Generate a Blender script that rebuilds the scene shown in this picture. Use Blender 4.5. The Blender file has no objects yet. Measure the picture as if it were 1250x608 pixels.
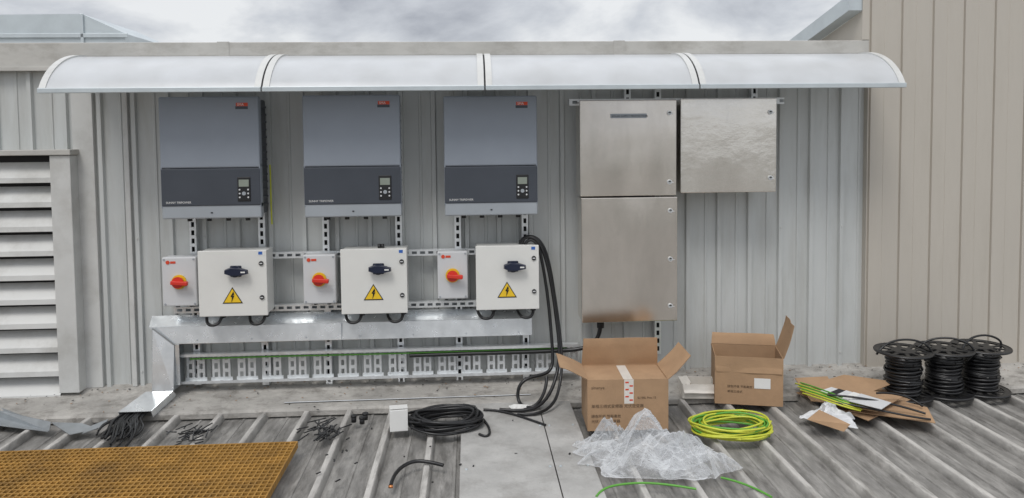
import bpy, bmesh, math, random
from mathutils import Vector, Matrix, noise
random.seed(7)
sc=bpy.context.scene
# ---------------------------------------------------------------- camera
CAMH=1.6; DIST=4.6; F=900.0; CY=217.0
YAW=math.radians(3.3); PITCH=math.radians(3.0); ROLL=math.radians(0.6)
R=(Matrix.Rotation(-YAW,3,'Z')@Matrix.Rotation(math.radians(90)-PITCH,3,'X')@Matrix.Rotation(-ROLL,3,'Z'))
CAM=Vector((0,-DIST,CAMH))
cd=bpy.data.cameras.new("camera"); cam=bpy.data.objects.new("camera",cd); sc.collection.objects.link(cam)
cam.matrix_world=Matrix.Translation(CAM)@R.to_4x4()
cd.sensor_width=36; cd.lens=36*F/1250; cd.shift_y=-(304-CY)/1250; cd.clip_end=3000; cd.clip_start=.05
sc.camera=cam
# survey helpers: measured photo point -> metres on a plane d in front of the wall / height z above deck
def ray(u,v): return R@Vector(((u-625)/F,(CY-v)/F,-1))
def W(u,v,d=0.0):
    r=ray(u,v); t=(-d-CAM.y)/r.y; return CAM+r*t
def G(u,v,z=0.0):
    r=ray(u,v); t=(z-CAM.z)/r.z; return CAM+r*t
# ---------------------------------------------------------------- materials
def mat(name,col,rough=.5,metal=0.0,var=.12,scale=6,stretch=(1,1,1),bump=0.0,bscale=40,dirt=None,dscale=2.0,damt=.5,spec=.5,zr=None,base=None):
    m=bpy.data.materials.new(name); m.use_nodes=True; nt=m.node_tree; N=nt.nodes; L=nt.links
    b=N["Principled BSDF"]; b.inputs["Roughness"].default_value=rough; b.inputs["Metallic"].default_value=metal
    b.inputs["Specular IOR Level"].default_value=spec
    tc=N.new("ShaderNodeTexCoord"); mp=N.new("ShaderNodeMapping"); mp.inputs["Scale"].default_value=stretch
    L.new(tc.outputs["Object"],mp.inputs["Vector"])
    n=N.new("ShaderNodeTexNoise"); n.inputs["Scale"].default_value=scale; n.inputs["Detail"].default_value=6; n.inputs["Roughness"].default_value=.6
    L.new(mp.outputs[0],n.inputs["Vector"])
    cr=N.new("ShaderNodeValToRGB"); cr.color_ramp.elements[0].position=.3; cr.color_ramp.elements[1].position=.7
    cr.color_ramp.elements[0].color=tuple(c*(1-var) for c in col)+(1,)
    cr.color_ramp.elements[1].color=tuple(min(1,c*(1+var)) for c in col)+(1,)
    L.new(n.outputs["Fac"],cr.inputs["Fac"]); out=cr.outputs["Color"]
    if dirt:
        n2=N.new("ShaderNodeTexNoise"); n2.inputs["Scale"].default_value=dscale; n2.inputs["Detail"].default_value=9; n2.inputs["Roughness"].default_value=.7
        L.new(mp.outputs[0],n2.inputs["Vector"])
        r2=N.new("ShaderNodeValToRGB"); r2.color_ramp.elements[0].position=.48; r2.color_ramp.elements[1].position=.72
        r2.color_ramp.elements[0].color=(0,0,0,1); r2.color_ramp.elements[1].color=(damt,damt,damt,1)
        L.new(n2.outputs["Fac"],r2.inputs["Fac"])
        mx=N.new("ShaderNodeMixRGB"); L.new(r2.outputs["Color"],mx.inputs["Fac"]); L.new(out,mx.inputs[1]); mx.inputs[2].default_value=dirt+(1,)
        out=mx.outputs["Color"]
    if zr:   # tone graded by height, darker low down: (z0,z1,darkest multiplier)
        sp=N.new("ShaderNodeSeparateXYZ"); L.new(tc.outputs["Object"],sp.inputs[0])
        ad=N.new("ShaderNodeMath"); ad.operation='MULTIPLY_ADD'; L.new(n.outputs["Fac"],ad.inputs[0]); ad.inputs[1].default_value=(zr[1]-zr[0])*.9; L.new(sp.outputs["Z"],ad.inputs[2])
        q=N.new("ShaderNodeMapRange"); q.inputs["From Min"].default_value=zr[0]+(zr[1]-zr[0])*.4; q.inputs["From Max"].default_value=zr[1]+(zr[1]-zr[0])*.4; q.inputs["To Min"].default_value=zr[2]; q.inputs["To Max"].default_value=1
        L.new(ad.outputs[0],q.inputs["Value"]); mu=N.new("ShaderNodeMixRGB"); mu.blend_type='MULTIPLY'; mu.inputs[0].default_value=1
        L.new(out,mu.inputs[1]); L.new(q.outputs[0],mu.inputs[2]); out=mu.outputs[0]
    L.new(out,b.inputs["Base Color"])
    mr=N.new("ShaderNodeMapRange"); mr.inputs["To Min"].default_value=max(0.03,rough-.1); mr.inputs["To Max"].default_value=min(1,rough+.1)
    L.new(n.outputs["Fac"],mr.inputs["Value"]); L.new(mr.outputs[0],b.inputs["Roughness"])
    if bump>0:
        nb=N.new("ShaderNodeTexNoise"); nb.inputs["Scale"].default_value=bscale; nb.inputs["Detail"].default_value=4
        L.new(mp.outputs[0],nb.inputs["Vector"])
        bp=N.new("ShaderNodeBump"); bp.inputs["Strength"].default_value=bump; bp.inputs["Distance"].default_value=.01
        L.new(nb.outputs["Fac"],bp.inputs["Height"]); L.new(bp.outputs[0],b.inputs["Normal"])
    return m
def steel_mat(name,col,rough,warp,wscale,wdetail,fine,dist=.01,smear=.1):
    m=bpy.data.materials.new(name); m.use_nodes=True; nt=m.node_tree; N=nt.nodes; L=nt.links
    b=N["Principled BSDF"]; b.inputs["Metallic"].default_value=1
    tc=N.new("ShaderNodeTexCoord")
    def nz(sc_,s,d,r=.55):
        mp=N.new("ShaderNodeMapping"); mp.inputs["Scale"].default_value=s; L.new(tc.outputs["Object"],mp.inputs[0])
        n=N.new("ShaderNodeTexNoise"); n.inputs["Scale"].default_value=sc_; n.inputs["Detail"].default_value=d; n.inputs["Roughness"].default_value=r; L.new(mp.outputs[0],n.inputs["Vector"]); return n
    a=nz(wscale,(1,1,1.3),wdetail); f=nz(30,(1,1,25),3); s=nz(2.2,(1.6,1,.6),5,.6)
    cr=N.new("ShaderNodeValToRGB"); cr.color_ramp.elements[0].position=.3; cr.color_ramp.elements[1].position=.7
    cr.color_ramp.elements[0].color=tuple(c*(1-smear) for c in col)+(1,); cr.color_ramp.elements[1].color=tuple(min(1,c*(1+smear)) for c in col)+(1,)
    L.new(s.outputs["Fac"],cr.inputs[0]); L.new(cr.outputs[0],b.inputs["Base Color"])
    mr=N.new("ShaderNodeMapRange"); mr.inputs["To Min"].default_value=rough-.07; mr.inputs["To Max"].default_value=rough+.1; L.new(s.outputs["Fac"],mr.inputs[0]); L.new(mr.outputs[0],b.inputs["Roughness"])
    b1=N.new("ShaderNodeBump"); b1.inputs["Strength"].default_value=warp; b1.inputs["Distance"].default_value=dist; L.new(a.outputs["Fac"],b1.inputs["Height"])
    b2=N.new("ShaderNodeBump"); b2.inputs["Strength"].default_value=fine; b2.inputs["Distance"].default_value=.0005; L.new(f.outputs["Fac"],b2.inputs["Height"]); L.new(b1.outputs[0],b2.inputs["Normal"])
    L.new(b2.outputs[0],b.inputs["Normal"]); return m
M_wall=mat("painted_cladding",(.53,.548,.54),.4,0,.05,3,(2.5,1,.35),.03,8,(.32,.315,.28),2.5,.45)
M_trimw=mat("painted_trim",(.57,.575,.56),.45,0,.06,4,(1,1,1),0,8,(.3,.29,.26),3,.5)
M_cap=mat("weathered_capping",(.47,.46,.43),.6,0,.12,3,(1,1,2),.1,20,(.24,.22,.19),4,.6)
M_beige=mat("beige_cladding",(.49,.455,.40),.55,0,.06,2,(2,1,.3),.05,8,(.37,.34,.29),2.0,.5)
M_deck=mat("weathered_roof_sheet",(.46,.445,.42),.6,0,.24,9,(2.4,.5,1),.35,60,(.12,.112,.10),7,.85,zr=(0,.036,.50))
M_flat=mat("flat_sheet",(.40,.395,.38),.65,0,.14,7,(1,1,1),.3,70,(.21,.20,.185),5,.7)
M_flash=mat("flashing_dirty",(.36,.345,.32),.7,0,.25,5,(1,1.5,1),.5,50,(.13,.12,.105),9,.85)
M_galv=mat("galvanised_steel",(.78,.80,.81),.32,.6,.08,30,(1,1,1),.03,40)
M_galvb=mat("galvanised_bright_sheet",(.80,.83,.85),.25,.65,.10,14,(1,1,1),.05,6)
M_galvd=mat("galvanised_sheet",(.55,.60,.62),.45,.4,.08,6)
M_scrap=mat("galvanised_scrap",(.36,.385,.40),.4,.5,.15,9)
M_steel=steel_mat("stainless_brushed",(.78,.73,.67),.19,.4,1.3,1.5,.3,.03,.15)
M_film=steel_mat("stainless_with_film",(.88,.84,.78),.20,.35,5.0,4,.15,.010,.09)
M_white=mat("enclosure_white",(.70,.70,.67),.4,0,.03,5)
M_grey=mat("enclosure_grey",(.58,.59,.60),.45,0,.03,5)
M_inv=mat("inverter_greyblue",(.255,.285,.33),.38,0,.04,5)
M_invd=mat("inverter_dark",(.052,.060,.075),.42,0,.08,5)
M_inve=mat("inverter_edge",(.36,.39,.42),.4,.2,.05,5)
M_black=mat("black_plastic",(.012,.012,.013),.4,0,.2,12)
M_cable=mat("black_cable",(.012,.012,.013),.35,0,.2,20)
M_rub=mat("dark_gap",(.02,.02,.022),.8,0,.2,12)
M_red=mat("switch_red",(.62,.035,.02),.35,0,.08,8)
M_yel=mat("switch_yellow",(.78,.50,.02),.4,0,.06,8)
M_warn=mat("warning_yellow",(.80,.52,.02),.45,0,.04,8)
M_blue=mat("switch_blueblack",(.008,.013,.035),.35,0,.1,8)
M_lbl=mat("label_blue",(.03,.12,.42),.5,0,.05,8)
M_lblw=mat("label_white",(.72,.72,.70),.5,0,.04,8)
M_org=mat("logo_orange",(.62,.06,.02),.5,0,.05,8)
M_lcd=mat("lcd",(.25,.28,.24),.25,0,.05,8)
M_card=mat("cardboard",(.39,.25,.145),.85,0,.12,5,(1,1,1),.1,80,(.28,.175,.10),4,.55)
M_cardi=mat("cardboard_inside",(.31,.20,.12),.9,0,.12,5)
M_ink=mat("box_ink",(.13,.085,.05),.8,0,.1,8)
M_tape=mat("tape_white",(.66,.63,.58),.35,0,.08,10)
M_grat=mat("frp_grating",(.37,.20,.045),.6,0,.25,9,(1,1,1),.2,90,(.15,.085,.03),5,.75)
M_gy=mat("earth_cable_yellow",(.52,.55,.05),.4,0,.1,20)
M_gg=mat("earth_cable_green",(.10,.33,.04),.4,0,.1,20)
M_paper=mat("paper",(.62,.63,.64),.6,0,.12,14)
M_ground=mat("ground_far",(.12,.12,.10),.9,0,.3,.02)
M_cu=mat("copper",(.6,.25,.1),.35,.9,.1,10)
def poly_mat():
    m=bpy.data.materials.new("polycarbonate"); m.use_nodes=True; N=m.node_tree.nodes; L=m.node_tree.links
    b=N["Principled BSDF"]; b.inputs["Roughness"].default_value=.28
    tr=N.new("ShaderNodeBsdfTranslucent"); tr.inputs[0].default_value=(.6,.62,.64,1)
    tc=N.new("ShaderNodeTexCoord"); n=N.new("ShaderNodeTexNoise"); n.inputs["Scale"].default_value=4; n.inputs["Detail"].default_value=7
    L.new(tc.outputs["Object"],n.inputs["Vector"])
    cr=N.new("ShaderNodeValToRGB"); cr.color_ramp.elements[0].position=.3;cr.color_ramp.elements[1].position=.65
    cr.color_ramp.elements[0].color=(.52,.535,.545,1); cr.color_ramp.elements[1].color=(.61,.63,.65,1)
    L.new(n.outputs["Fac"],cr.inputs[0]); L.new(cr.outputs[0],b.inputs["Base Color"])
    mx=N.new("ShaderNodeMixShader"); mx.inputs[0].default_value=.15
    L.new(b.outputs[0],mx.inputs[1]); L.new(tr.outputs[0],mx.inputs[2]); L.new(mx.outputs[0],N["Material Output"].inputs[0]); return m
M_poly=poly_mat()
def film_mat():
    m=bpy.data.materials.new("clear_plastic_film"); m.use_nodes=True; N=m.node_tree.nodes; L=m.node_tree.links
    b=N["Principled BSDF"]; b.inputs["Base Color"].default_value=(.74,.76,.78,1); b.inputs["Roughness"].default_value=.12
    tc=N.new("ShaderNodeTexCoord"); v=N.new("ShaderNodeTexVoronoi"); v.feature='DISTANCE_TO_EDGE'; v.inputs["Scale"].default_value=22
    nn=N.new("ShaderNodeTexNoise"); nn.inputs["Scale"].default_value=9; nn.inputs["Detail"].default_value=5
    mxv=N.new("ShaderNodeMixRGB"); mxv.inputs[0].default_value=.25; L.new(tc.outputs["Object"],mxv.inputs[1]); L.new(tc.outputs["Object"],nn.inputs["Vector"]); L.new(nn.outputs["Color"],mxv.inputs[2]); L.new(mxv.outputs[0],v.inputs["Vector"])
    bp=N.new("ShaderNodeBump"); bp.inputs["Strength"].default_value=.7; bp.inputs["Distance"].default_value=.012; L.new(v.outputs["Distance"],bp.inputs["Height"]); L.new(bp.outputs[0],b.inputs["Normal"])
    t=N.new("ShaderNodeBsdfTransparent"); mx=N.new("ShaderNodeMixShader")
    lw=N.new("ShaderNodeLayerWeight"); lw.inputs[0].default_value=.5; L.new(bp.outputs[0],lw.inputs["Normal"])
    mr=N.new("ShaderNodeMapRange"); mr.inputs["From Min"].default_value=.1; mr.inputs["From Max"].default_value=.8; mr.inputs["To Min"].default_value=.22; mr.inputs["To Max"].default_value=.85
    L.new(lw.outputs["Facing"],mr.inputs["Value"]); L.new(mr.outputs[0],mx.inputs[0])
    L.new(t.outputs[0],mx.inputs[1]); L.new(b.outputs[0],mx.inputs[2]); L.new(mx.outputs[0],N["Material Output"].inputs[0]); return m
M_film2=film_mat()
# ---------------------------------------------------------------- mesh builder
class MB:
    def __init__(s): s.bm=bmesh.new(); s.mats=[]
    def mi(s,m):
        if m not in s.mats: s.mats.append(m)
        return s.mats.index(m)
    def merge(s,t,m,M=None,smooth=False):
        i=s.mi(m)
        for f in t.faces: f.material_index=i; f.smooth=smooth
        if M is not None: t.transform(M)
        me=bpy.data.meshes.new("tmp"); t.to_mesh(me); t.free(); s.bm.from_mesh(me); bpy.data.meshes.remove(me)
    def box(s,x0,x1,y0,y1,z0,z1,m,bev=0,M=None,seg=2):
        t=bmesh.new(); bmesh.ops.create_cube(t,size=1)
        t.transform(Matrix.Translation(((x0+x1)/2,(y0+y1)/2,(z0+z1)/2))@Matrix.Diagonal((abs(x1-x0),abs(y1-y0),abs(z1-z0),1)))
        if bev>0: bmesh.ops.bevel(t,geom=t.edges[:],offset=bev,segments=seg,affect='EDGES',profile=.5)
        s.merge(t,m,M)
    def cyl(s,c,r,h,m,axis='Z',r2=None,n=24,M=None,caps=True):
        t=bmesh.new(); bmesh.ops.create_cone(t,cap_ends=caps,segments=n,radius1=r,radius2=r if r2 is None else r2,depth=h)
        A=Matrix.Identity(4)
        if axis=='Y': A=Matrix.Rotation(math.radians(90),4,'X')
        if axis=='X': A=Matrix.Rotation(math.radians(90),4,'Y')
        t.transform(Matrix.Translation(c)@A)
        i=s.mi(m)
        for f in t.faces: f.smooth=len(f.verts)==4; f.material_index=i
        if M is not None: t.transform(M)
        me=bpy.data.meshes.new("tmp"); t.to_mesh(me); t.free(); s.bm.from_mesh(me); bpy.data.meshes.remove(me)
    def slab(s,pts,th,m,M=None):
        t=bmesh.new(); p=[Vector(q) for q in pts]; n=(p[1]-p[0]).cross(p[2]-p[0]).normalized()*th
        a=[t.verts.new(q) for q in p]; b=[t.verts.new(q+n) for q in p]
        t.faces.new(a[::-1]); t.faces.new(b)
        k=len(p)
        for i in range(k): t.faces.new((a[i],a[(i+1)%k],b[(i+1)%k],b[i]))
        bmesh.ops.recalc_face_normals(t,faces=t.faces[:])
        s.merge(t,m,M)
    def grid(s,rows,m,smooth=False,M=None):
        t=bmesh.new(); V=[[t.verts.new(p) for p in r] for r in rows]
        for i in range(len(V)-1):
            for j in range(len(V[0])-1): t.faces.new((V[i][j],V[i][j+1],V[i+1][j+1],V[i+1][j]))
        s.merge(t,m,M,smooth)
    def make(s,name,parent=None):
        me=bpy.data.meshes.new(name); s.bm.to_mesh(me); s.bm.free()
        for m in s.mats: me.materials.append(m)
        o=bpy.data.objects.new(name,me); sc.collection.objects.link(o)
        if parent: o.parent=parent
        return o
def grp(name):
    e=bpy.data.objects.new(name,None); sc.collection.objects.link(e); e.empty_display_size=.1; return e
def cable(name,pts,r,m,parent=None,cyc=False):
    cu=bpy.data.curves.new(name,'CURVE'); cu.dimensions='3D'; cu.bevel_depth=r; cu.bevel_resolution=2; cu.use_fill_caps=True
    cu.materials.append(m); lists=pts if isinstance(pts[0],list) else [pts]
    for P in lists:
        sp=cu.splines.new('NURBS'); sp.points.add(len(P)-1)
        for i,p in enumerate(P): sp.points[i].co=(p[0],p[1],p[2],1)
        sp.order_u=4; sp.use_endpoint_u=True; sp.resolution_u=4; sp.use_cyclic_u=cyc
    o=bpy.data.objects.new(name,cu); sc.collection.objects.link(o)
    if parent: o.parent=parent
    return o
def text(name,s,loc,size,m,parent=None,rot=(math.radians(90),0,0)):
    cu=bpy.data.curves.new(name,'FONT'); cu.body=s; cu.size=size; cu.extrude=.0004; cu.materials.append(m)
    o=bpy.data.objects.new(name,cu); sc.collection.objects.link(o); o.location=loc; o.rotation_euler=rot
    if parent: o.parent=parent
    return o
def rect(u0,v0,u1,v1,d):
    um=(u0+u1)/2; vm=(v0+v1)/2
    return W(u0,vm,d).x,W(u1,vm,d).x,W(um,v1,d).z,W(um,v0,d).z
# ---------------------------------------------------------------- world & sun
w=bpy.data.worlds.new("World"); sc.world=w; w.use_nodes=True; N=w.node_tree.nodes; L=w.node_tree.links
bg=N["Background"]; sky=N.new("ShaderNodeTexSky"); sky.sky_type='NISHITA'; sky.sun_disc=False
SE=math.radians(56); SR=math.radians(205); sky.sun_elevation=SE; sky.sun_rotation=SR
L.new(sky.outputs[0],bg.inputs[0]); bg.inputs[1].default_value=.1
bg2=N.new("ShaderNodeBackground"); tc=N.new("ShaderNodeTexCoord"); mp=N.new("ShaderNodeMapping"); mp.inputs["Scale"].default_value=(1,1,2.2); mp.inputs["Location"].default_value=(.72,0,.2)
L.new(tc.outputs["Generated"],mp.inputs[0]); n=N.new("ShaderNodeTexNoise"); n.inputs["Scale"].default_value=3.6; n.inputs["Detail"].default_value=10; n.inputs["Roughness"].default_value=.55; n.inputs["Distortion"].default_value=.4
L.new(mp.outputs[0],n.inputs["Vector"]); cr=N.new("ShaderNodeValToRGB"); e=cr.color_ramp.elements
e[0].position=.38; e[0].color=(.42,.435,.48,1); e[1].position=.61; e[1].color=(.92,.93,.94,1); k=e.new(.5); k.color=(.66,.68,.72,1)
L.new(n.outputs["Fac"],cr.inputs[0]); sx=N.new("ShaderNodeSeparateXYZ"); L.new(tc.outputs["Generated"],sx.inputs[0])
mr=N.new("ShaderNodeMapRange"); mr.inputs["From Min"].default_value=.17; mr.inputs["From Max"].default_value=.9; mr.inputs["To Min"].default_value=.95; mr.inputs["To Max"].default_value=1.9
L.new(sx.outputs["Z"],mr.inputs[0]); L.new(cr.outputs[0],bg2.inputs[0]); L.new(mr.outputs[0],bg2.inputs[1])
ms=N.new("ShaderNodeMixShader"); ms.inputs[0].default_value=.90; L.new(bg.outputs[0],ms.inputs[1]); L.new(bg2.outputs[0],ms.inputs[2]); L.new(ms.outputs[0],N["World Output"].inputs[0])
sd=bpy.data.lights.new("sun",'SUN'); sd.energy=1.4; sd.angle=math.radians(20); sd.color=(1,.965,.92); so=bpy.data.objects.new("sun",sd); sc.collection.objects.link(so)
sdir=Vector((math.sin(SR)*math.cos(SE),math.cos(SR)*math.cos(SE),math.sin(SE)))
so.rotation_euler=sdir.to_track_quat('Z','Y').to_euler()
sc.view_settings.view_transform='Standard'; sc.view_settings.look='None'; sc.view_settings.exposure=0
# ---------------------------------------------------------------- ground, deck
b=MB(); b.grid([[(-900,-900,-7),(900,-900,-7)],[(-900,900,-7),(900,900,-7)]],M_ground); b.make("ground")
XC=W(1053,250).x   # corner white/beige wall
def profile(x0,x1,pitch,segs):
    pts=[]; x=x0
    while x<x1:
        for dx,h in segs:
            if x+dx<=x1: pts.append((x+dx,h))
        x+=pitch
    return pts
deckp=profile(-9,10,.245,[(0,0),(.078,0),(.082,.005),(.094,.005),(.098,0),(.176,0),(.186,.037),(.189,.041),(.213,.041),(.216,.037),(.226,0)])
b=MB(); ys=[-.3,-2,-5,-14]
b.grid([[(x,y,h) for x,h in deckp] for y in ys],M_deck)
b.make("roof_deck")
g0=G(562,560,.045).x; g1=G(722,560,.045).x
b=MB(); b.box(g0,g1-.19,-3.4,-.3,.043,.049,M_flat,.001); b.box(g1-.184,g1,-3.4,-.3,.043,.048,M_flat,.001)
for y in (-.7,-1.2,-1.7):
    for x in (g0+.03,g1-.21,g1-.16,g1-.03): b.cyl((x,y,.050),.007,.006,M_galvd,n=8)
b.make("flat_roof_sheet")
b=MB(); rows=[]
nx=170
for (y,z) in [(.02,.125),(-.03,.11),(-.12,.085),(-.33,.052),(-.345,.040),(-.345,.012)]:
    rows.append([(-9+19*i/nx,y+(noise.noise(Vector((i*.9,y*9,0)))*.008 if y<-.2 else 0),z+noise.noise(Vector((i*.45,y*8,3)))*.004) for i in range(nx+1)])
b.grid(rows[::-1],M_flash); b.make("apron_flashing")
# ---------------------------------------------------------------- building wall
ZT=W(560,52).z; ZB=.11
wall=grp("clad_wall")
wp=profile(-9,XC-.004,.2,[(0,0),(.088,0),(.092,-.006),(.104,-.006),(.108,0),(.163,0),(.168,-.022),(.192,-.022),(.197,0)])+[(XC-.002,0),(XC+.001,0)]
b=MB(); b.grid([[(x,h,z) for x,h in wp] for z in (ZB-.03,ZT-.02)],M_wall)
xr_=-9+.18
while xr_<XC:
    for z in (.20,1.02,1.98): b.cyl((xr_,-.024,z),.0055,.006,M_trimw,'Y',n=8)
    xr_+=.4
b.make("cladding",wall)
b=MB(); zc=W(300,84).z
b.box(-9,XC,-.05,.22,zc,ZT,M_cap,.004); b.box(-9,XC,-.062,-.0505,zc-.012,zc+.012,M_cap,.002)
for x in (-3.9,-1.5,.9): b.box(x,x+.07,-.053,.223,zc+.013,ZT+.003,M_cap,.001)
b.make("parapet_capping",wall)
b=MB(); b.box(W(97,300).x,W(122,300).x,-.03,0,ZB,zc-.013,M_trimw,.003); b.box(W(158,300).x,W(164,300).x,-.03,0,ZB,zc-.013,M_trimw,.003); b.make("vertical_trim",wall)
# beige building
bb=grp("beige_clad_building")
XS=W(1049,20,0).x
bp=profile(XC+.003,10,.205,[(0,-.045),(.004,-.032),(.012,-.032),(.016,-.045),(.10,-.045),(.102,-.047),(.19,-.047),(.192,-.045)])
b=MB(); b.grid([[(x,h,z) for x,h in bp] for z in (ZB-.03,6.0)],M_beige)
zA=W(1032,0,0).z+.02
def rake(y): return zA-.10-.20*(y)
b.make("front_cladding",bb)
b=MB(); b.slab([(XS,-.044,ZT+.006),(XS,6,ZT-1.2),(XS,6,rake(6)),(XS,-.044,rake(-.04))],.03,M_beige)
b.box(XC-.001,XC+.0028,-.0455,.2,ZB,6,M_beige)
b.box(XS-.005,XC+.002,-.047,-.0458,ZT+.004,6,M_beige,.0004)
b.make("side_wall",bb)
b=MB(); b.slab([(XS-.09,-.04,rake(-.04)),(XS-.09,6,rake(6)),(XS-.09,6,rake(6)+.10),(XS-.09,-.04,rake(-.04)+.10)],.09,M_galvd)
b.make("barge_gutter",bb)
b=MB(); b.grid([[(-12,.2,1.9),(XS,.2,1.9)],[(-12,14,1.7),(XS,14,1.7)]],M_deck); b.make("upper_roof")
d=grp("rooftop_air_duct"); b=MB(); D=-1.0
pts=[W(u,v,D) for u,v in [(-120,70),(153,70),(153,41),(100,17),(-120,19)]]
b.slab([(p.x,1.0,p.z) for p in pts],-.9,M_galvd)
p=W(100,17,D); q=W(153,41,D); b.box(p.x-.01,p.x+.012,.985,1.0,1.9,p.z,M_galvd,.002)
b.box(-6,q.x+.02,.985,.999,q.z-.03,q.z-.0,M_galvd,.002); b.make("duct_body",d)
# ---------------------------------------------------------------- louvre
lv=grp("wall_louvre"); x1=W(70,330,.08).x; xf=W(97,330,.06).x; z1=W(50,190,.08).z; b=MB()
b.box(-5.5,x1+.002,-.03,-.022,ZB,z1,M_rub)
z=.03
while z<z1-.10:
    zz=z+.145
    b.slab([(-5.5,-.035,zz+.012),(x1,-.035,zz+.012),(x1,-.105,zz-.078),(-5.5,-.105,zz-.078)],.004,M_trimw)
    b.slab([(-5.5,-.105,zz-.078),(x1,-.105,zz-.078),(x1,-.108,zz-.108),(-5.5,-.108,zz-.108)],.004,M_trimw)
    z=zz
b.make("blades",lv); b=MB()
b.box(x1,xf,-.115,-.0,ZB,z1+.0,M_trimw,.004); b.box(-5.5,xf+.01,-.13,-.0,z1+.002,z1+.035,M_cap,.004); b.make("frame",lv)
# ---------------------------------------------------------------- canopy
backu=[(101,72),(345,69),(590,66),(826,63),(1048,59)]; frontu=[(48,111),(321,110),(591,107),(851,103),(1109,99)]
CD=.5
xb=[W(u,v,0).x for u,v in backu]; xfz=[W(u,v,CD) for u,v in frontu]
xe=[(xb[i]+xfz[i].x)/2 for i in range(5)]; zf=sum(p.z for p in xfz)/5; zb=sum(W(u,v,.05).z for u,v in backu)/5-.01
AM=math.pi/2*.78
def arc(t,off=0):
    a=t*AM
    return -.03-(CD-.03)*math.sin(a)/math.sin(AM), zf+off+(zb-zf)*(math.cos(a)-math.cos(AM))/(1-math.cos(AM))
for i in range(4):
    c=grp("awning_canopy"); xa,xc2=xe[i]+.012,xe[i+1]-.012
    b=MB(); b.grid([[(xa,)+arc(k/16),(xc2,)+arc(k/16)] for k in range(17)],M_poly,True); b.make("curved_sheet",c)
    b=MB(); y,z=arc(1)
    b.box(xa-.008,xc2+.008,y-.014,y+.006,z-.020,z+.007,M_galvd,.003)
    y,z=arc(0); b.box(xa-.008,xc2+.008,-.05,-.0,z-.02,z+.010,M_trimw,.003); b.make("edge_rails",c)
    b=MB()
    for xx in (xe[i]+.005,xe[i+1]-.040):
        o=[];inn=[]
        for k in range(13):
            y,z=arc(k/12); th=.055*math.sin(math.pi*min(1,(k/12)*.9+.1))+.014
            o.append((y,z+.009)); inn.append((y,z-th*.7))
        for k in range(12):
            b.slab([(xx,)+q for q in [o[k],o[k+1],inn[k+1],inn[k]]],.035,M_trimw)
    b.make("bracket_arms",c)
b=MB()
for i in (1,2,3):
    b.grid([[(xe[i]-.006,)+arc(k/12,.002),(xe[i]+.006,)+arc(k/12,.002)] for k in range(13)],M_rub)
b.make("canopy_joint_gap")  # dark strips stand in for the shade in the open panel gaps
# ---------------------------------------------------------------- struts
def strut(b,x0,x1,z0,z1,d0,d1,vert=True,step=.05):
    fw=.011
    y0,y1=-d1,-d0
    if vert:
        b.box(x0,x0+fw,y0,y0+.003,z0,z1,M_galv); b.box(x1-fw,x1,y0,y0+.003,z0,z1,M_galv)
        b.box(x0,x0+.003,y0+.003,y1,z0,z1,M_galv); b.box(x1-.003,x1,y0+.003,y1,z0,z1,M_galv)
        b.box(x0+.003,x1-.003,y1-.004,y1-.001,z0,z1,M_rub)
        z=z0
        while z<z1: b.box(x0+fw,x1-fw,y0,y0+.003,z,min(z+.02,z1),M_galv); z+=step
    else:
        b.box(x0,x1,y0,y0+.003,z0,z0+fw,M_galv); b.box(x0,x1,y0,y0+.003,z1-fw,z1,M_galv)
        b.box(x0,x1,y0+.003,y1,z0,z0+.003,M_galv); b.box(x0,x1,y0+.003,y1,z1-.003,z1,M_galv)
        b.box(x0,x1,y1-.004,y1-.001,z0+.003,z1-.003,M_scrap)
        x=x0
        while x<x1: b.box(x,min(x+.02,x1),y0,y0+.003,z0+fw,z1-fw,M_galv); x+=step
for u in (236,320,398,487,559,641):
    b=MB(); x=W(u,300,.06).x; strut(b,x-.02,x+.02,W(u,470,.06).z,1.75,.024,.062); b.make("slotted_strut")
for u0 in (766,803,921):
    b=MB(); x=W(u0,110,.06).x; strut(b,x-.02,x+.02,(W(u0,432,.06).z if u0==803 else 1.3),W(u0,106,.06).z,.024,.062); b.make("slotted_strut")
for v0,ua,ub in ((310,243,655),(374,212,600)):
    b=MB(); z=W(400,v0,.1).z-.004; strut(b,W(ua,v0,.1).x,W(ub,v0,.1).x,z-.018,z+.02,.064,.1,False); b.make("slotted_strut")
b=MB(); z=W(860,124,.06).z; strut(b,W(694,124,.06).x,W(955,124,.06).x,z-.02,z+.02,.064,.09,False); b.make("slotted_strut")
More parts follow.
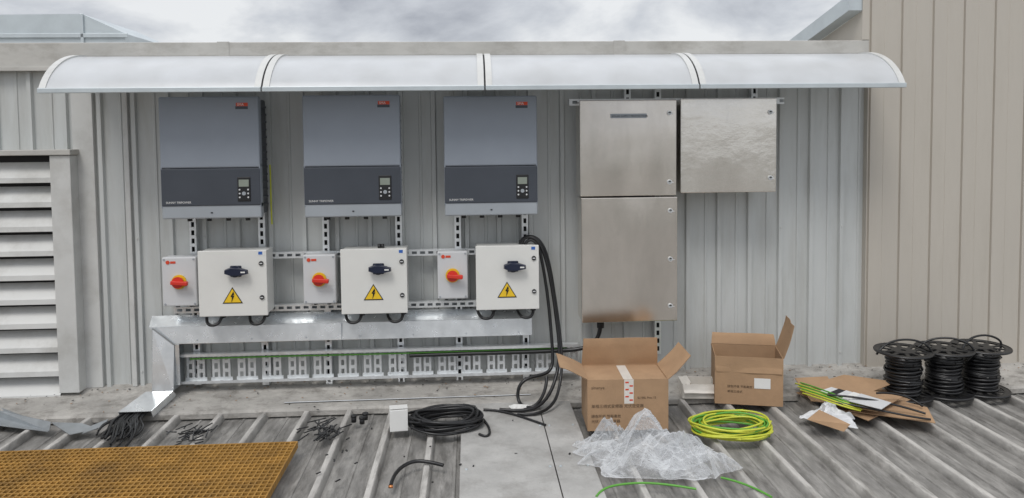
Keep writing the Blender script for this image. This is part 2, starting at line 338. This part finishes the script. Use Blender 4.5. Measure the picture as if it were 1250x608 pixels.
# ---------------------------------------------------------------- inverters
def inverter(u0,v0,u1,v1):
    o=grp("solar_inverter"); d=.30
    x0,x1,z0,z1=rect(u0,v0,u1,v1,d); wd=x1-x0; h=z1-z0
    b=MB(); b.box(x0+.03,x1-.022,-d+.05,-.07,z0+.012,z1-.01,M_invd,.01)
    for k in range(14):
        zz=z0+.06+k*(h-.12)/13; b.box(x1-.0225,x1-.012,-d+.08,-.09,zz,zz+.012,M_invd,.002)
    b.make("rear_body",o)
    b=MB(); zs=z0+h*.415; zs2=z0+h*.105
    b.box(x0,x1,-d,-d+.06,zs+.001,z1,M_inv,.010,seg=3)
    b.box(x0,x1,-d+.004,-d+.06,z0,zs2+.02,M_inve,.008,seg=3)
    b.box(x0+.001,x1-.001,-d-.001,-d+.055,zs2,zs-.001,M_invd,.006,seg=3)
    b.box(x0,x0+.008,-d+.003,-d+.05,zs2-.01,zs+.02,M_inv,.002); b.box(x1-.008,x1,-d+.003,-d+.05,zs2-.01,zs+.02,M_inv,.002)
    b.make("front_cover",o)
    b=MB(); dx0=x0+wd*.77; dx1=x0+wd*.90; dz1=z0+h*.34; dz0=z0+h*.14
    b.box(dx0,dx1,-d-.006,-d,dz0,dz1,M_black,.003)
    b.box(dx0+.008,dx1-.008,-d-.0075,-d-.006,dz1-.055,dz1-.015,M_lcd,.0005)
    cx=(dx0+dx1)/2; cz=dz0+.045
    b.cyl((cx,-d-.008,cz),.011,.004,M_inve,'Y')
    for ax in (-.024,.024):
        for az in (-.022,0,.022): b.cyl((cx+ax,-d-.008,cz+az),.005,.004,M_grey,'Y',n=10)
    b.make("display_panel",o)
    b=MB(); lx=x0+wd*.77; lz=z1-.072
    b.box(lx,lx+.070,-d-.0016,-d-.0002,lz,lz+.016,M_invd); b.box(lx+.004,lx+.070,-d-.0016,-d-.0002,lz+.017,lz+.036,M_org); b.make("logo_badge",o)
    text("logo_text","SMA",(lx+.010,-d-.0021,lz+.0195),.020,M_lblw,o)
    text("model_text","SUNNY TRIPOWER",(x0+.026,-d-.0015,zs2+.016),.0165,M_lblw,o)
    b=MB(); b.box(x0+wd*.49,x0+wd*.51,-d+.001,-d+.004,z0+.03,z0+.037,M_rub)
    for fx in (.2,.4,.6,.8): b.cyl((x0+wd*fx,-.18,z0+.0),.014,.05,M_black,'Z',n=12)
    b.make("bottom_glands",o)
    return x1,z0
ix,iz=inverter(195,118,317,267); inverter(370,116,489,265); inverter(542,117,656,263)
cable("earth_cable_drop",[Vector((ix+.008,-.12,iz+.30)),Vector((ix+.012,-.12,iz+.2)),Vector((ix+.004,-.11,iz+.05)),Vector((ix+.006,-.10,iz-.06))],.005,M_gy)
# ---------------------------------------------------------------- isolators
def small_iso(u0,v0,u1,v1):
    o=grp("rotary_isolator_box"); d=.20; x0,x1,z0,z1=rect(u0,v0,u1,v1,d); cx=(x0+x1)/2; cz=(z0+z1)/2
    b=MB(); b.box(x0,x1,-d,-d+.045,z0,z1,M_grey,.008,seg=3); b.box(x0+.003,x1-.003,-d+.047,-.101,z0+.003,z1-.003,M_grey,.005)
    for sx in (x0+.014,x1-.014):
        for sz in (z0+.014,z1-.014): b.cyl((sx,-d-.001,sz),.006,.004,M_inve,'Y',n=12)
    b.make("housing",o)
    b=MB(); b.cyl((cx,-d-.006,cz),.042,.012,M_yel,'Y',n=32); b.cyl((cx,-d-.022,cz),.030,.022,M_red,'Y',r2=.034)
    Mx=Matrix.Translation((cx,-d-.04,cz))@Matrix.Rotation(math.radians(5),4,'Y'); b.box(-.034,.062,-.014,.014,-.012,.012,M_red,.005,Mx); b.make("switch_knob",o)
    b=MB(); b.cyl((x0+.035,-d-.002,z1-.03),.011,.003,M_org,'Y'); b.box(x0+.05,x0+.08,-d-.002,-d-.0004,z1-.037,z1-.024,M_org); b.make("badge",o)
    b=MB(); b.cyl((cx-.04,-d+.07,z0-.008),.012,.02,M_black); b.cyl((cx+.04,-d+.07,z0-.008),.012,.02,M_black); b.make("glands",o)
small_iso(198,314,240,374); small_iso(370,311,410,371); small_iso(534,307,571,365)
def big_iso(u0,v0,u1,v1,hu,hv,wu,wv):
    o=grp("ac_isolator_enclosure"); d=.27; x0,x1,z0,z1=rect(u0,v0,u1,v1,d)
    b=MB(); b.box(x0,x1,-d,-d+.022,z0,z1,M_white,.003); b.box(x0+.006,x1-.006,-d+.025,-.101,z0+.005,z1-.005,M_white,.004)
    b.box(x0+.01,x1-.01,-d+.022,-d+.026,z0+.01,z1-.01,M_rub); b.make("enclosure",o)
    b=MB()
    for zz in (z1-(z1-z0)*.2,z1-(z1-z0)*.72): b.cyl((x1-.03,-d-.003,zz),.013,.008,M_black,'Y'); b.box(x1-.038,x1-.022,-d-.009,-d-.006,zz-.003,zz+.003,M_grey)
    b.make("locks",o)
    h=W(hu,hv,d); b=MB()
    b.box(h.x-.032,h.x+.032,-d-.006,-d+.001,h.z-.032,h.z+.032,M_blue,.005); b.cyl((h.x,-d-.014,h.z),.03,.02,M_blue,'Y',r2=.033)
    t=bmesh.new(); prof=[(-.055,.012),(-.02,.026),(.03,.024),(.075,.013),(.078,-.010),(.03,-.022),(-.02,-.024),(-.055,-.012)]
    v1_=[t.verts.new((x,0,z)) for x,z in prof]; v2_=[t.verts.new((x*.94,-.022,z*.8)) for x,z in prof]
    t.faces.new(v1_[::-1]); t.faces.new(v2_)
    for i in range(8): t.faces.new((v1_[i],v1_[(i+1)%8],v2_[(i+1)%8],v2_[i]))
    b.merge(t,M_blue,Matrix.Translation((h.x,-d-.024,h.z))@Matrix.Rotation(math.radians(2),4,'Y'))
    b.box(h.x+.04,h.x+.065,-d-.0475,-d-.046,h.z-.004,h.z+.004,M_lblw); b.make("rotary_handle",o)
    c=W(wu,wv,d); s=.058
    b=MB()
    def tri(s,dz,y,m): b.slab([(c.x-s,y,c.z-s*.78+dz),(c.x+s,y,c.z-s*.78+dz),(c.x,y,c.z+s*.87+dz)],.0008,m)
    tri(s,0,-d-.0012,M_black); tri(s*.84,-.001,-d-.0028,M_warn)
    y=-d-.0046
    for q in ([(.006,.024),(-.011,-.006),(-.001,-.003),(.010,.006)],[(-.011,-.006),(.011,.0),(-.006,-.040),(-.003,-.010)],[(.011,.002),(-.001,-.008),(-.007,-.040)]):
        b.slab([(c.x+a,y,c.z+bz+.002) for a,bz in q],.0004,M_black); y-=.0006
    b.make("warning_triangle",o)
    b=MB(); b.box(x1-.045,x1-.01,-d-.001,-d-.0002,z1-.03,z1-.006,M_lblw); b.box(x1-.045,x1-.022,-d-.0018,-d-.0012,z1-.026,z1-.008,M_lbl)
    for fx in (.28,.92): b.cyl((x0+(x1-x0)*fx,-d+.08,z0-.01),.017,.03,M_black)
    b.make("labels_and_glands",o)
    for fx in (.28,.92):
        xx=x0+(x1-x0)*fx; yy=-d+.06
        cable("cable_tail",[Vector((xx,yy,z0)),Vector((xx,yy-.02,z0-.05)),Vector((xx-.045,yy-.05,z0-.065)),Vector((xx-.09,yy-.02,z0-.05)),Vector((xx-.10,yy+.04,z0-.01))],.009,M_cable,o)
big_iso(242,306,326,386,288,331,284,361); big_iso(416,304,497,383,462,328,456,357); big_iso(581,300,658,378,626,325,619,354)
# ---------------------------------------------------------------- trunking
t=grp("galvanised_cable_duct"); b=MB()
xl=W(177,400,.16).x; xr=W(649,395,.16).x; zt=W(400,388,.16).z; zb_=W(400,415,.16).z; xi=W(214,450,.16).x
b.slab([(xi,-.16,zb_),(xr,-.16,zb_),(xr,-.15,zt-.035),(xl+.02,-.15,zt-.035)],.002,M_galvb)
b.slab([(xl+.02,-.15,zt-.034),(xr,-.15,zt-.034),(xr,-.06,zt+.012),(xl,-.06,zt+.012)],.002,M_galvb)
b.slab([(xi,-.03,zb_),(xr,-.03,zb_),(xr,-.16,zb_),(xi,-.16,zb_)],.002,M_galvb)
b.slab([(xr,-.16,zb_),(xr,-.03,zb_),(xr,-.06,zt+.01),(xr,-.15,zt-.034)],.002,M_galvb)
zl=.135
xm=xl+.045
b.slab([(xm,-.20,zl),(xi,-.20,zl),(xi,-.166,zb_),(xm,-.166,zt-.045)],-.002,M_galvb)
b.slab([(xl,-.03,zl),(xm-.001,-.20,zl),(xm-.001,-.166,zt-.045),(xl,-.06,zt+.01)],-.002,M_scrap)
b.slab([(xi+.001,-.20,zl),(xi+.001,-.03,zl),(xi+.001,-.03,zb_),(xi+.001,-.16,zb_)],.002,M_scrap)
b.box(xi+.003,xi+.028,-.165,-.162,zl+.02,zb_-.003,M_galvb,.001)
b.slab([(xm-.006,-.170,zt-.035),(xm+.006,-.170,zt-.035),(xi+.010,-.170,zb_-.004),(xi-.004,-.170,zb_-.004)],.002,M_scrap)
foot=[(xl+.01,-.205,zl),(xi,-.205,zl),(xi-.045,-.40,.088),(xl-.06,-.40,.088)]
b.slab(foot,.003,M_galvb)
b.slab([(xi,-.205,zl),(xi,-.15,.09),(xi-.045,-.38,.045),(xi-.045,-.40,.088)],.003,M_galvb)
b.slab([(xl+.01,-.13,.09),(xl+.01,-.205,zl),(xl-.06,-.40,.088),(xl-.06,-.38,.045)],.003,M_galvb)
b.box(xl+1.15,xl+1.154,-.1635,-.149,zb_,zt-.034,M_inve)
b.make("duct_body",t)
b=MB()
for i in range(7): b.cyl((xl+.3+i*.32,-.161,zb_+.02),.004,.004,M_inve,'Y',n=8)
b.make("rivets",t)
cl=[]
for i in range(30):
    f=i/29
    xx=xl-.055+(xi-xl-.03)*f; e=G(120+f*42+random.uniform(-6,6),539+random.uniform(-12,9),.05)
    cl.append([Vector((xx,-.30,.075+random.uniform(-.01,.01))),Vector((xx,-.40,.065+random.uniform(-.01,.01))),Vector((xx-.02+random.uniform(-.03,.03),-.48,.055+random.uniform(0,.03))),Vector((e.x+random.uniform(-.02,.04),e.y+.08,.06+random.uniform(0,.02))),Vector((e.x,e.y,.045+random.uniform(0,.02)))])
cable("floor_cable_bundle",cl,.0055,M_cable)
# ---------------------------------------------------------------- cable tray
t=grp("perforated_cable_tray"); b=MB(); x0=W(221,445,.12).x; x1=W(706,440,.12).x; za=W(460,461,.12).z; zb2=W(460,427,.12).z
b.box(x0,x1,-.13,-.085,za-.004,za,M_galv); b.box(x0,x1,-.13,-.127,za+.0005,za+.012,M_galv)
b.box(x0,x1,-.13,-.085,zb2,zb2+.004,M_galv); b.box(x0,x1,-.13,-.127,zb2-.012,zb2-.0005,M_galv)
x=x0+.02
while x<x1-.10:
    for dx in (0,.062):
        xx=x+dx
        b.box(xx,xx+.013,-.088,-.085,za,zb2,M_galv); b.box(xx+.033,xx+.046,-.088,-.085,za,zb2,M_galv)
        for zz in (.0,.30,.62,.90):
            zq=za+(zb2-za)*zz; b.box(xx+.013,xx+.033,-.088,-.085,zq,zq+(zb2-za)*.12,M_galv)
    b.box(x-.008,x+.120,-.0885,-.0855,za+.001,za+.022,M_galv); b.box(x-.008,x+.120,-.0885,-.0855,zb2-.022,zb2-.001,M_galv)
    x+=.152
b.make("tray",t)
zz=zb2-.02
cable("earth_cable_run",[Vector((x0+.05,-.105,zz-.01))]+[Vector((x0+.05+(x1-x0)*.19*i,-.108,zz-.01+random.uniform(-.008,.008))) for i in range(1,6)],.005,M_gg)
cable("supply_cable",[W(733,394,.14),W(733,405,.14),W(728,418,.15),W(712,426,.15),W(690,428,.13),W(640,430,.12),W(560,432,.11),W(500,434,.105)],.013,M_cable)
b=MB(); p=W(733,396,.14); b.cyl(p,.022,.04,M_black); b.make("cable_gland")
# ---------------------------------------------------------------- stainless cabinets
def cabinet(u0,v0,u1,v1,locks,m,label=None):
    o=grp("stainless_steel_enclosure"); d=.28; x0,x1,z0,z1=rect(u0,v0,u1,v1,d); b=MB()
    n=16; rows=[]
    for i in range(n+1):
        a=i/n; rows.append([(x0+.006+(x1-x0-.012)*j/n,-d-.0006-.0060*(math.sin(math.pi*a)*math.sin(math.pi*j/n))**.8-.0010*noise.noise(Vector((j*.35,i*.3,x0))),z0+.006+(z1-z0-.012)*a) for j in range(n+1)])
    b.grid(rows,m,True)
    b.box(x0,x1,-d,-d+.02,z0,z1,m,.005,seg=3); b.box(x0+.006,x1-.006,-d+.0205,-d+.026,z0+.006,z1-.006,M_rub); b.box(x0+.004,x1-.004,-d+.0262,-.092,z0+.004,z1-.004,M_steel,.003)
    b.make("cabinet",o); b=MB()
    for u,v in locks:
        p=W(u,v,d); b.cyl((p.x,-d-.005,p.z),.014,.009,M_galv,'Y'); b.cyl((p.x,-d-.0105,p.z),.008,.003,M_black,'Y'); b.box(p.x-.010,p.x+.022,-d-.0135,-d-.0125,p.z-.005,p.z-.001,M_galv)
    b.make("locks",o)
    if label:
        a=W(label[0],label[1],d); c=W(label[2],label[3],d); b=MB(); b.box(a.x,c.x,-d-.0085,-d-.003,c.z,a.z,M_inve); b.make("label_plate",o)
        text("label_text","SOLAR SUPPLY PROTECTION",(a.x+.006,-d-.0092,c.z+.006),.0165,M_black,o)
cabinet(708,122,826,239,[(817,138),(817,222)],M_steel,(745,139,789,144))
cabinet(710,241,827,393,[(818,257),(818,316),(818,373)],M_steel)
cabinet(831,120,948,235,[(940,137),(940,217)],M_film)
# ---------------------------------------------------------------- drop cables
def fl(u,v,z=.055): return G(u,v,z)
cable("supply_cable",[W(637,302,.18),W(637,292,.18),W(645,288,.2),W(656,291,.22),W(666,312,.22),W(674,350,.22),W(680,395,.24),W(684,430,.28),W(680,462,.34),fl(664,498,.06),fl(640,503,.06),fl(610,500,.06)],.010,M_cable)
cable("supply_cable",[W(641,302,.19),W(641,294,.19),W(650,291,.2),W(658,300,.22),W(663,325,.22),W(670,370,.22),W(674,420,.26),W(676,450,.3),W(664,458,.34),W(645,460,.36),W(632,470,.38),fl(631,492,.06),fl(645,500,.06),fl(660,493,.08),W(668,470,.36),W(667,460,.33)],.010,M_cable)
cable("supply_cable",[W(634,300,.17),W(636,290,.17),W(648,286,.19),W(662,294,.21),W(671,320,.21),W(677,360,.21),W(683,400,.24),W(687,440,.3),W(684,470,.36),fl(676,500,.06),fl(650,508,.06),fl(632,505,.06)],.009,M_cable)
def coil(name,cu,cv,rx,ry,n,r,m,seed,zb=.052,h=.06,jit=.16,ends=None,m2=None):
    rnd=random.Random(seed); c=G(cu,cv,zb); o=grp(name)
    sets=[[],[]]
    for k in range(n):
        ox,oy=rnd.uniform(-1,1)*rx*jit*.6,rnd.uniform(-1,1)*ry*jit*.6; s=1+rnd.uniform(-1,1)*jit; tl=rnd.uniform(0,6); ph=rnd.uniform(0,6); P=[]
        for i in range(19):
            a=tl+i/18*math.tau*1.08; ww=1+.04*math.sin(3*a+ph)
            P.append(Vector((c.x+ox+rx*s*ww*math.cos(a),c.y+oy+ry*s*ww*math.sin(a),zb+r+(k/n)*h+.010*math.sin(a*2+k))))
        sets[(k%3==0) if m2 else 0].append(P)
    if ends: sets[0]+=ends
    cable("loops",sets[0],r,m,o)
    if m2: cable("loops_b",sets[1],r,m2,o)
coil("black_cable_coil",545,519,.17,.115,15,.007,M_cable,3,ends=[[fl(590,512),fl(602,525),fl(600,538),fl(585,530)],[fl(590,500,.06),fl(615,500),fl(640,510),fl(666,519)]])
coil("earth_cable_coil",893,526,.185,.125,20,.0055,M_gy,5,m2=M_gg,h=.05)
cable("cable_offcut",[fl(477,593,.045),fl(480,578,.05),fl(497,563,.06),fl(515,561,.06),fl(541,568,.05)],.009,M_cable)
b=MB(); p=fl(477,594,.045); b.cyl(p,.007,.02,M_cu,'X'); b.make("copper_cable_end")
cable("earth_cable_offcut",[[fl(728,606,.05),fl(735,595,.05),fl(760,590,.06),fl(800,588,.06),fl(850,597,.05)],[fl(880,583,.05),fl(905,588,.05),fl(925,597,.05),fl(942,607,.05)]],.005,M_gg)
# ---------------------------------------------------------------- cartons
def carton(name,x,y,z0,w_,d_,h,rot,flaps,txt=None,tape=False,lid=False,mm=None):
    mm=mm or M_card
    o=grp(name); o.location=(x,y,z0); o.rotation_euler=(0,0,math.radians(rot)); T=.004; b=MB(); X=w_/2; Y=d_/2
    b.box(-X,X,-Y,-Y+T,0,h,mm); b.box(-X,X,Y-T,Y,0,h,mm); b.box(-X,-X+T,-Y+T,Y-T,0,h,mm); b.box(X-T,X,-Y+T,Y-T,0,h,mm); b.box(-X+T,X-T,-Y+T,Y-T,.0,.004,M_cardi)
    if lid: b.box(-X+T,X-T,-Y+T,Y-T,h-.012,h-.007,mm)
    b.make("carton_body",o); b=MB()
    for side,ang,Lf in flaps:
        a=math.radians(ang); s_=math.sin(a)*Lf; c_=math.cos(a)*Lf; tp=.008
        def bow(P0,P1,P2,P3):
            rows=[]
            for i in range(7):
                t_=i/6; r=[]
                for j in range(9):
                    q=j/8; A=Vector(P0).lerp(Vector(P1),q); B=Vector(P3).lerp(Vector(P2),q); v=A.lerp(B,t_)
                    n_=(Vector(P1)-Vector(P0)).cross(Vector(P3)-Vector(P0)).normalized()
                    v+=n_*(math.sin(t_*2.2)*.010+noise.noise(Vector((q*2.2,t_*2,ang)))*.012*t_); r.append(v)
                rows.append(r)
            b.grid(rows,mm,True); b.grid([[v+n_*.004 for v in r] for r in rows],mm,True)
            ed=[rows[-1],[v+n_*.004 for v in rows[-1]]]; b.grid(ed,M_cardi)
            for jj in (0,-1): b.grid([[r[jj] for r in rows],[r[jj]+n_*.004 for r in rows]],M_cardi)
        if side=='b': P=[(-X,Y,h),(X,Y,h),(X-tp,Y+s_,h+c_),(-X+tp,Y+s_,h+c_)]
        if side=='f': P=[(-X,-Y,h),(X,-Y,h),(X-tp,-Y-s_,h+c_),(-X+tp,-Y-s_,h+c_)]
        if side=='l': P=[(-X,-Y,h),(-X,Y,h),(-X-s_,Y-tp,h+c_),(-X-s_,-Y+tp,h+c_)]
        if side=='r': P=[(X,-Y,h),(X,Y,h),(X+s_,Y-tp,h+c_),(X+s_,-Y+tp,h+c_)]
        bow(*P)
    b.make("flaps",o)
    if tape:
        b=MB(); b.box(-.02,.03,-Y-.0012,-Y-.0002,h-.13,h,M_tape); b.box(-.02,.03,-Y,Y-.01,h-.0065,h-.0055,M_tape)
        for i in range(6): b.box(-.014+(i%2)*.022,.004+(i%2)*.022,-Y-.002,-Y-.0013,h-.02-i*.019,h-.012-i*.019,M_org)
        b.make("tape",o)
    if txt:
        for i,(s,px,pz,sz) in enumerate(txt): text("print",s,(px,-Y-.0008,pz),sz,M_ink,o)
    return o
p=G(768,527,.045)
carton("cardboard_box",p.x,p.y+.14,.050,.43,.27,.275,-2,[('b',-8,.16),('l',68,.16),('r',42,.17)],
  [("sinanye",-.195,.225,.024),("SL100L Pmc 12",.05,.17,.016),("单相三线式变频器 光伏逆变器",-.195,.125,.021),("绿色环保 节能高效",-.195,.072,.019),("光伏 · 储能 逆变器",-.195,.045,.019)],True,True)
p=G(930,497,.045)
co=carton("cardboard_box",p.x-.03,p.y+.17,.045,.38,.27,.28,-14,[('r',14,.20),('l',-150,.10),('b',35,.07),('f',172,.09)],[("绿色环保 节能高效 中",-.12,.10,.017),("单相三线式",-.12,.07,.017)],False,False)
b=MB(); b.box(.03,.12,-.1372,-.1358,.10,.16,M_lblw); b.make("shipping_label",co)
p=G(856,487,.05)
carton("small_cardboard_box",p.x,p.y+.08,.05,.2,.15,.085,-6,[('r',60,.05),('f',150,.05),('l',-70,.05)],None,False,False,M_tape)
p=G(486,527,.045)
o=grp("small_white_carton"); b=MB(); b.box(-.048,.048,-.04,.04,0,.115,M_lblw,.002); b.slab([(-.048,.04,.116),(.048,.04,.116),(.048,-.035,.122),(-.048,-.035,.122)],.002,M_lblw); b.make("carton",o); o.location=(p.x,p.y+.04,.046); o.rotation_euler=(0,0,.12)
# flattened cardboard pile
o=grp("flattened_cardboard"); b=MB()
def sheet(uvz,m=M_card,th=.004): b.slab([G(*q) for q in uvz],th,m)
sheet([(972,480,.06),(1060,514,.06),(1112,488,.06),(1040,462,.06)]); sheet([(1035,502,.07),(1142,517,.075),(1132,498,.09),(1060,480,.08)])
sheet([(983,472,.12),(1050,484,.10),(1094,467,.13),(1030,458,.15)]); sheet([(1000,490,.10),(1070,503,.10),(1104,484,.12),(1040,474,.12)])
sheet([(970,462,.14),(990,490,.07),(1030,494,.07),(1010,460,.13)])
b.make("sheets",o)
b=MB()
for i in range(5):
    sheet([(1000+i*9,478+i*3,.12+i*.004),(1040+i*9,488+i*3,.12+i*.004),(1052+i*9,484+i*2,.13+i*.004),(1015+i*9,473+i*2,.13+i*.004)],[M_paper,M_rub,M_paper,M_lblw,M_grey][i],.003)
b.make("brochures",o)
cable("earth_cable_offcut",[[fl(971+i*3,468+i*4,.12),fl(1000+i*2,476+i*4,.15),fl(1028+i*2,489+i*3,.14),fl(1056-i*2,497+i*1.5,.10)] for i in range(4)],.0045,M_gy)
cable("earth_cable_offcut",[[fl(973+i*3,466+i*4.5,.125),fl(1003+i*2,474+i*4.4,.152),fl(1030+i*2,486+i*3,.142),fl(1050-i*2,495+i*2,.105)] for i in range(3)],.0045,M_gg)
cable("cable_offcut",[[fl(1010,482,.15),fl(1050,484,.17),fl(1090,492,.13),fl(1130,505,.10)],[fl(1020,492,.13),fl(1060,496,.13),fl(1100,508,.10),fl(1136,512,.09)],[fl(1070,480,.17),fl(1095,478,.17),fl(1115,486,.13),fl(1126,496,.11)]],.006,M_cable)
# ---------------------------------------------------------------- crumpled things
def crumple(name,cu,cv,rx,ry,h,m,seed,n=70,zb=.045,rot=0,fr=9,irr=.35,smooth=False,big=1.0):
    b=MB(); c=G(cu,cv,zb); rows=[]; off=Vector((seed*3.1,seed*1.7,0))
    for i in range(n):
        row=[]
        for j in range(n):
            a=-1+2*i/(n-1); e=-1+2*j/(n-1)
            x=e*math.sqrt(1-a*a/2); y=a*math.sqrt(1-e*e/2); rr=min(1,math.hypot(x,y)); th=math.atan2(y,x)
            k=1+irr*noise.noise(Vector((math.cos(th)*1.6,math.sin(th)*1.6,seed)))*1.6+.08*noise.noise(Vector((math.cos(th)*7,math.sin(th)*7,seed)))
            p=Vector((x*rx*k,y*ry*k,0)); q=p*fr+off
            wq=q+Vector((noise.noise(q*.8),noise.noise(q*.8+Vector((9,2,0))),0))*1.2
            r1=1-abs(noise.noise(wq*.55))*2.4; r2=1-abs(noise.noise(wq*1.3+Vector((4,4,0))))*2.4; r3=1-abs(noise.noise(wq*2.9))*2.2
            z=h*(1-rr**2.5)*(.25+.55*r1*big+.30*r2+.13*r3)
            wv=Vector((noise.noise(q*1.1+Vector((5,0,0))),noise.noise(q*1.1+Vector((0,9,0))),0))*.035
            pp=p+wv; pp.rotate(Matrix.Rotation(rot,3,'Z')); row.append((c.x+pp.x,c.y+pp.y,zb+max(.002+.004*r2,z)))
        rows.append(row)
    b.grid(rows,m,smooth); return b.make(name)
bagg=grp("clear_plastic_bag_heap")
for a in [(790,560,.34,.17,.11,3,90,0),(738,547,.16,.11,.14,8,70,.5),(840,571,.18,.13,.14,11,70,-.3),(802,556,.24,.12,.19,15,70,.1)]:
    q=crumple("film_layer",a[0],a[1],a[2],a[3],a[4],M_film2,a[5],a[6],.052,a[7],6,.4,True); q.parent=bagg
crumple("crumpled_foil_bag",1013,512,.14,.10,.08,M_paper,21,50,.045,-.6,12)
b=MB(); b.slab([G(985,512,.10),G(1030,527,.06),G(1038,518,.10),G(1000,500,.12)],.004,M_card); b.make("cardboard_scrap")
crumple("paper_scrap",636,498,.08,.04,.02,M_lblw,31,24,.060,.2,10)
# ---------------------------------------------------------------- reels
def reel(cu,cv,seed,R_=.158,H=.27):
    rnd=random.Random(seed); c=G(cu,cv,.05); o=grp("cable_reel"); o.location=(c.x,c.y+.14,.052)
    b=MB()
    for z in (.006,H-.006):
        NN=40; ri=R_*.80
        for (ra,rb) in ((ri,R_),(.015,R_*.42)):
            rows=[[(rr_*math.cos(k/NN*math.tau),rr_*math.sin(k/NN*math.tau),zz) for rr_,zz in ((ra,z+.004),(rb,z+.004),(rb,z-.004),(ra,z-.004),(ra,z+.004))] for k in range(NN+1)]
            b.grid(rows,M_black)
        for k in range(10):
            a=k/10*math.tau; b.box(R_*.40,R_*.82,-.011,.011,z-.003,z+.003,M_black,0,Matrix.Rotation(a,4,'Z'))
        rows=[[((R_+.005*math.cos(s))*math.cos(k/NN*math.tau),(R_+.005*math.cos(s))*math.sin(k/NN*math.tau),z+.007*math.sin(s)) for s in [q/6*math.tau for q in range(7)]] for k in range(NN+1)]
        b.grid(rows,M_black,True)
    b.cyl((0,0,H/2),R_*.38,H-.02,M_black); b.make("spool",o)
    loops=[]; nr=14
    for lay in range(2):
        for q in range(nr):
            r=R_*(.54+.09*lay)+rnd.uniform(-.008,.006); z=.025+(H-.05)*(q+.5*lay)/nr; P=[]
            for i in range(14):
                a=i/12*math.tau+q; P.append(Vector((r*math.cos(a),r*math.sin(a),min(H-.02,z+.010*math.sin(a+q*lay)))))
            loops.append(P)
    cable("wound_cable",loops,.0075,M_cable,o)
    ang=rnd.uniform(-.6,.6); ca,sa=math.cos(ang),math.sin(ang)
    pts=[(R_*.8,0,H*.75),(R_*1.12,-.02,H*.98),(R_*.8,.0,H+.05),(0,.03,H+.065),(-R_*.7,.02,H+.03),(-R_*1.0,0,H*.9)]
    cable("loose_end",[Vector((x*ca-y*sa,x*sa+y*ca,z)) for x,y,z in pts],.0065,M_cable,o)
reel(1119,492,1); reel(1170,489,2); reel(1216,486,3)
# ---------------------------------------------------------------- small debris
b=MB()
b.slab([G(347,491,.06),G(648,481,.06),G(648,476,.063),G(347,486,.063)],.004,M_galv); b.slab([G(347,491,.06),G(648,481,.06),G(648,481,.072),G(347,491,.072)],.003,M_galv); b.make("metal_angle_bar")
b=MB(); b.slab([G(-30,498,.05),G(0,497,.07),G(62,520,.05),G(58,527,.045),G(-30,516,.05)],.003,M_scrap); b.slab([G(-5,500,.10),G(62,515,.07),G(60,526,.045),G(-5,510,.05)],.002,M_scrap); b.make("sheet_metal_offcut")
b=MB(); b.slab([G(62,516,.06),G(85,531,.045),G(120,524,.05),G(100,517,.06)],.003,M_scrap); b.slab([G(100,530,.05),G(128,520,.06),G(132,512,.07),G(112,520,.06)],.003,M_scrap); b.make("sheet_metal_offcut")
def ties(name,cu,cv,su,sv,n,ln,seed):
    rnd=random.Random(seed); b=MB()
    for i in range(n):
        p=G(cu+rnd.gauss(0,su),cv+rnd.gauss(0,sv),.045); a=rnd.gauss(math.pi/2*.85,.6); l=ln*rnd.uniform(.4,1.1)
        Mx=Matrix.Translation((p.x,p.y,.046+rnd.uniform(0,.012)))@Matrix.Rotation(a,4,'Z')@Matrix.Rotation(rnd.uniform(-.1,.1),4,'Y')
        b.box(-l/2,l/2,-.0035,.0035,0,.004,M_black,0,Mx)
    b.make(name)
ties("cable_tie_pile",394,526,10,6,46,.12,1); ties("cable_tie_pile",238,530,10,6,36,.10,2); ties("cable_tie_pile",410,560,25,22,8,.03,3)
ties("cable_offcut_litter",560,555,90,25,14,.014,5)
for u,v in ((432,514),(442,516),(446,511)):
    o=MB(); p=G(u,v,.05); o.cyl((p.x,p.y,.06),.014,.03,M_black); o.cyl((p.x,p.y,.078),.018,.01,M_black,n=6); o.make("cable_gland")
b=MB(); p=W(463,302,.2)
for dx in (0,.02): b.cyl((p.x+dx,-.2,W(463,301,.2).z),.010,.03,M_black)
b.make("cable_gland")
rnd=random.Random(12); b=MB()
for i in range(420):
    x=rnd.uniform(-3.6,3.8); y=-.03-abs(rnd.gauss(0,.13)); zz_=.11-(-y-.03)*.19 if y>-.33 else .048
    s=rnd.uniform(.002,.007); Mx=Matrix.Translation((x,y,zz_+.002))@Matrix.Rotation(rnd.uniform(0,3),4,'Z')
    b.box(-s,s,-s*.5,s*.5,0,.002,[M_rub,M_cardi,M_flash][i%3],0,Mx)
b.make("grit_litter")
# ---------------------------------------------------------------- grating
g=grp("fibreglass_grating"); zt_=.09; pr=G(361,543,zt_); pl=G(0,547,zt_); b=MB()
gx1=pr.x; gx0=-4.2; gy1=(pr.y+pl.y)/2; gy0=-2.3; P=.027
x=gx1
while x>gx0: b.box(x-.006,x,gy0,gy1,.056,zt_,M_grat); x-=P
y=gy1
while y>gy0: b.box(gx0,gx1+.001,y-.007,y,.057,zt_+.001,M_grat); y-=P*1.3
b.make("mesh_panel",g)
b=MB()
for x in (gx1-.15,gx1-.9,gx1-1.7): b.box(x-.02,x+.02,gy0,gy1-.03,.042,.055,M_galvd)
b.make("bearers",g)
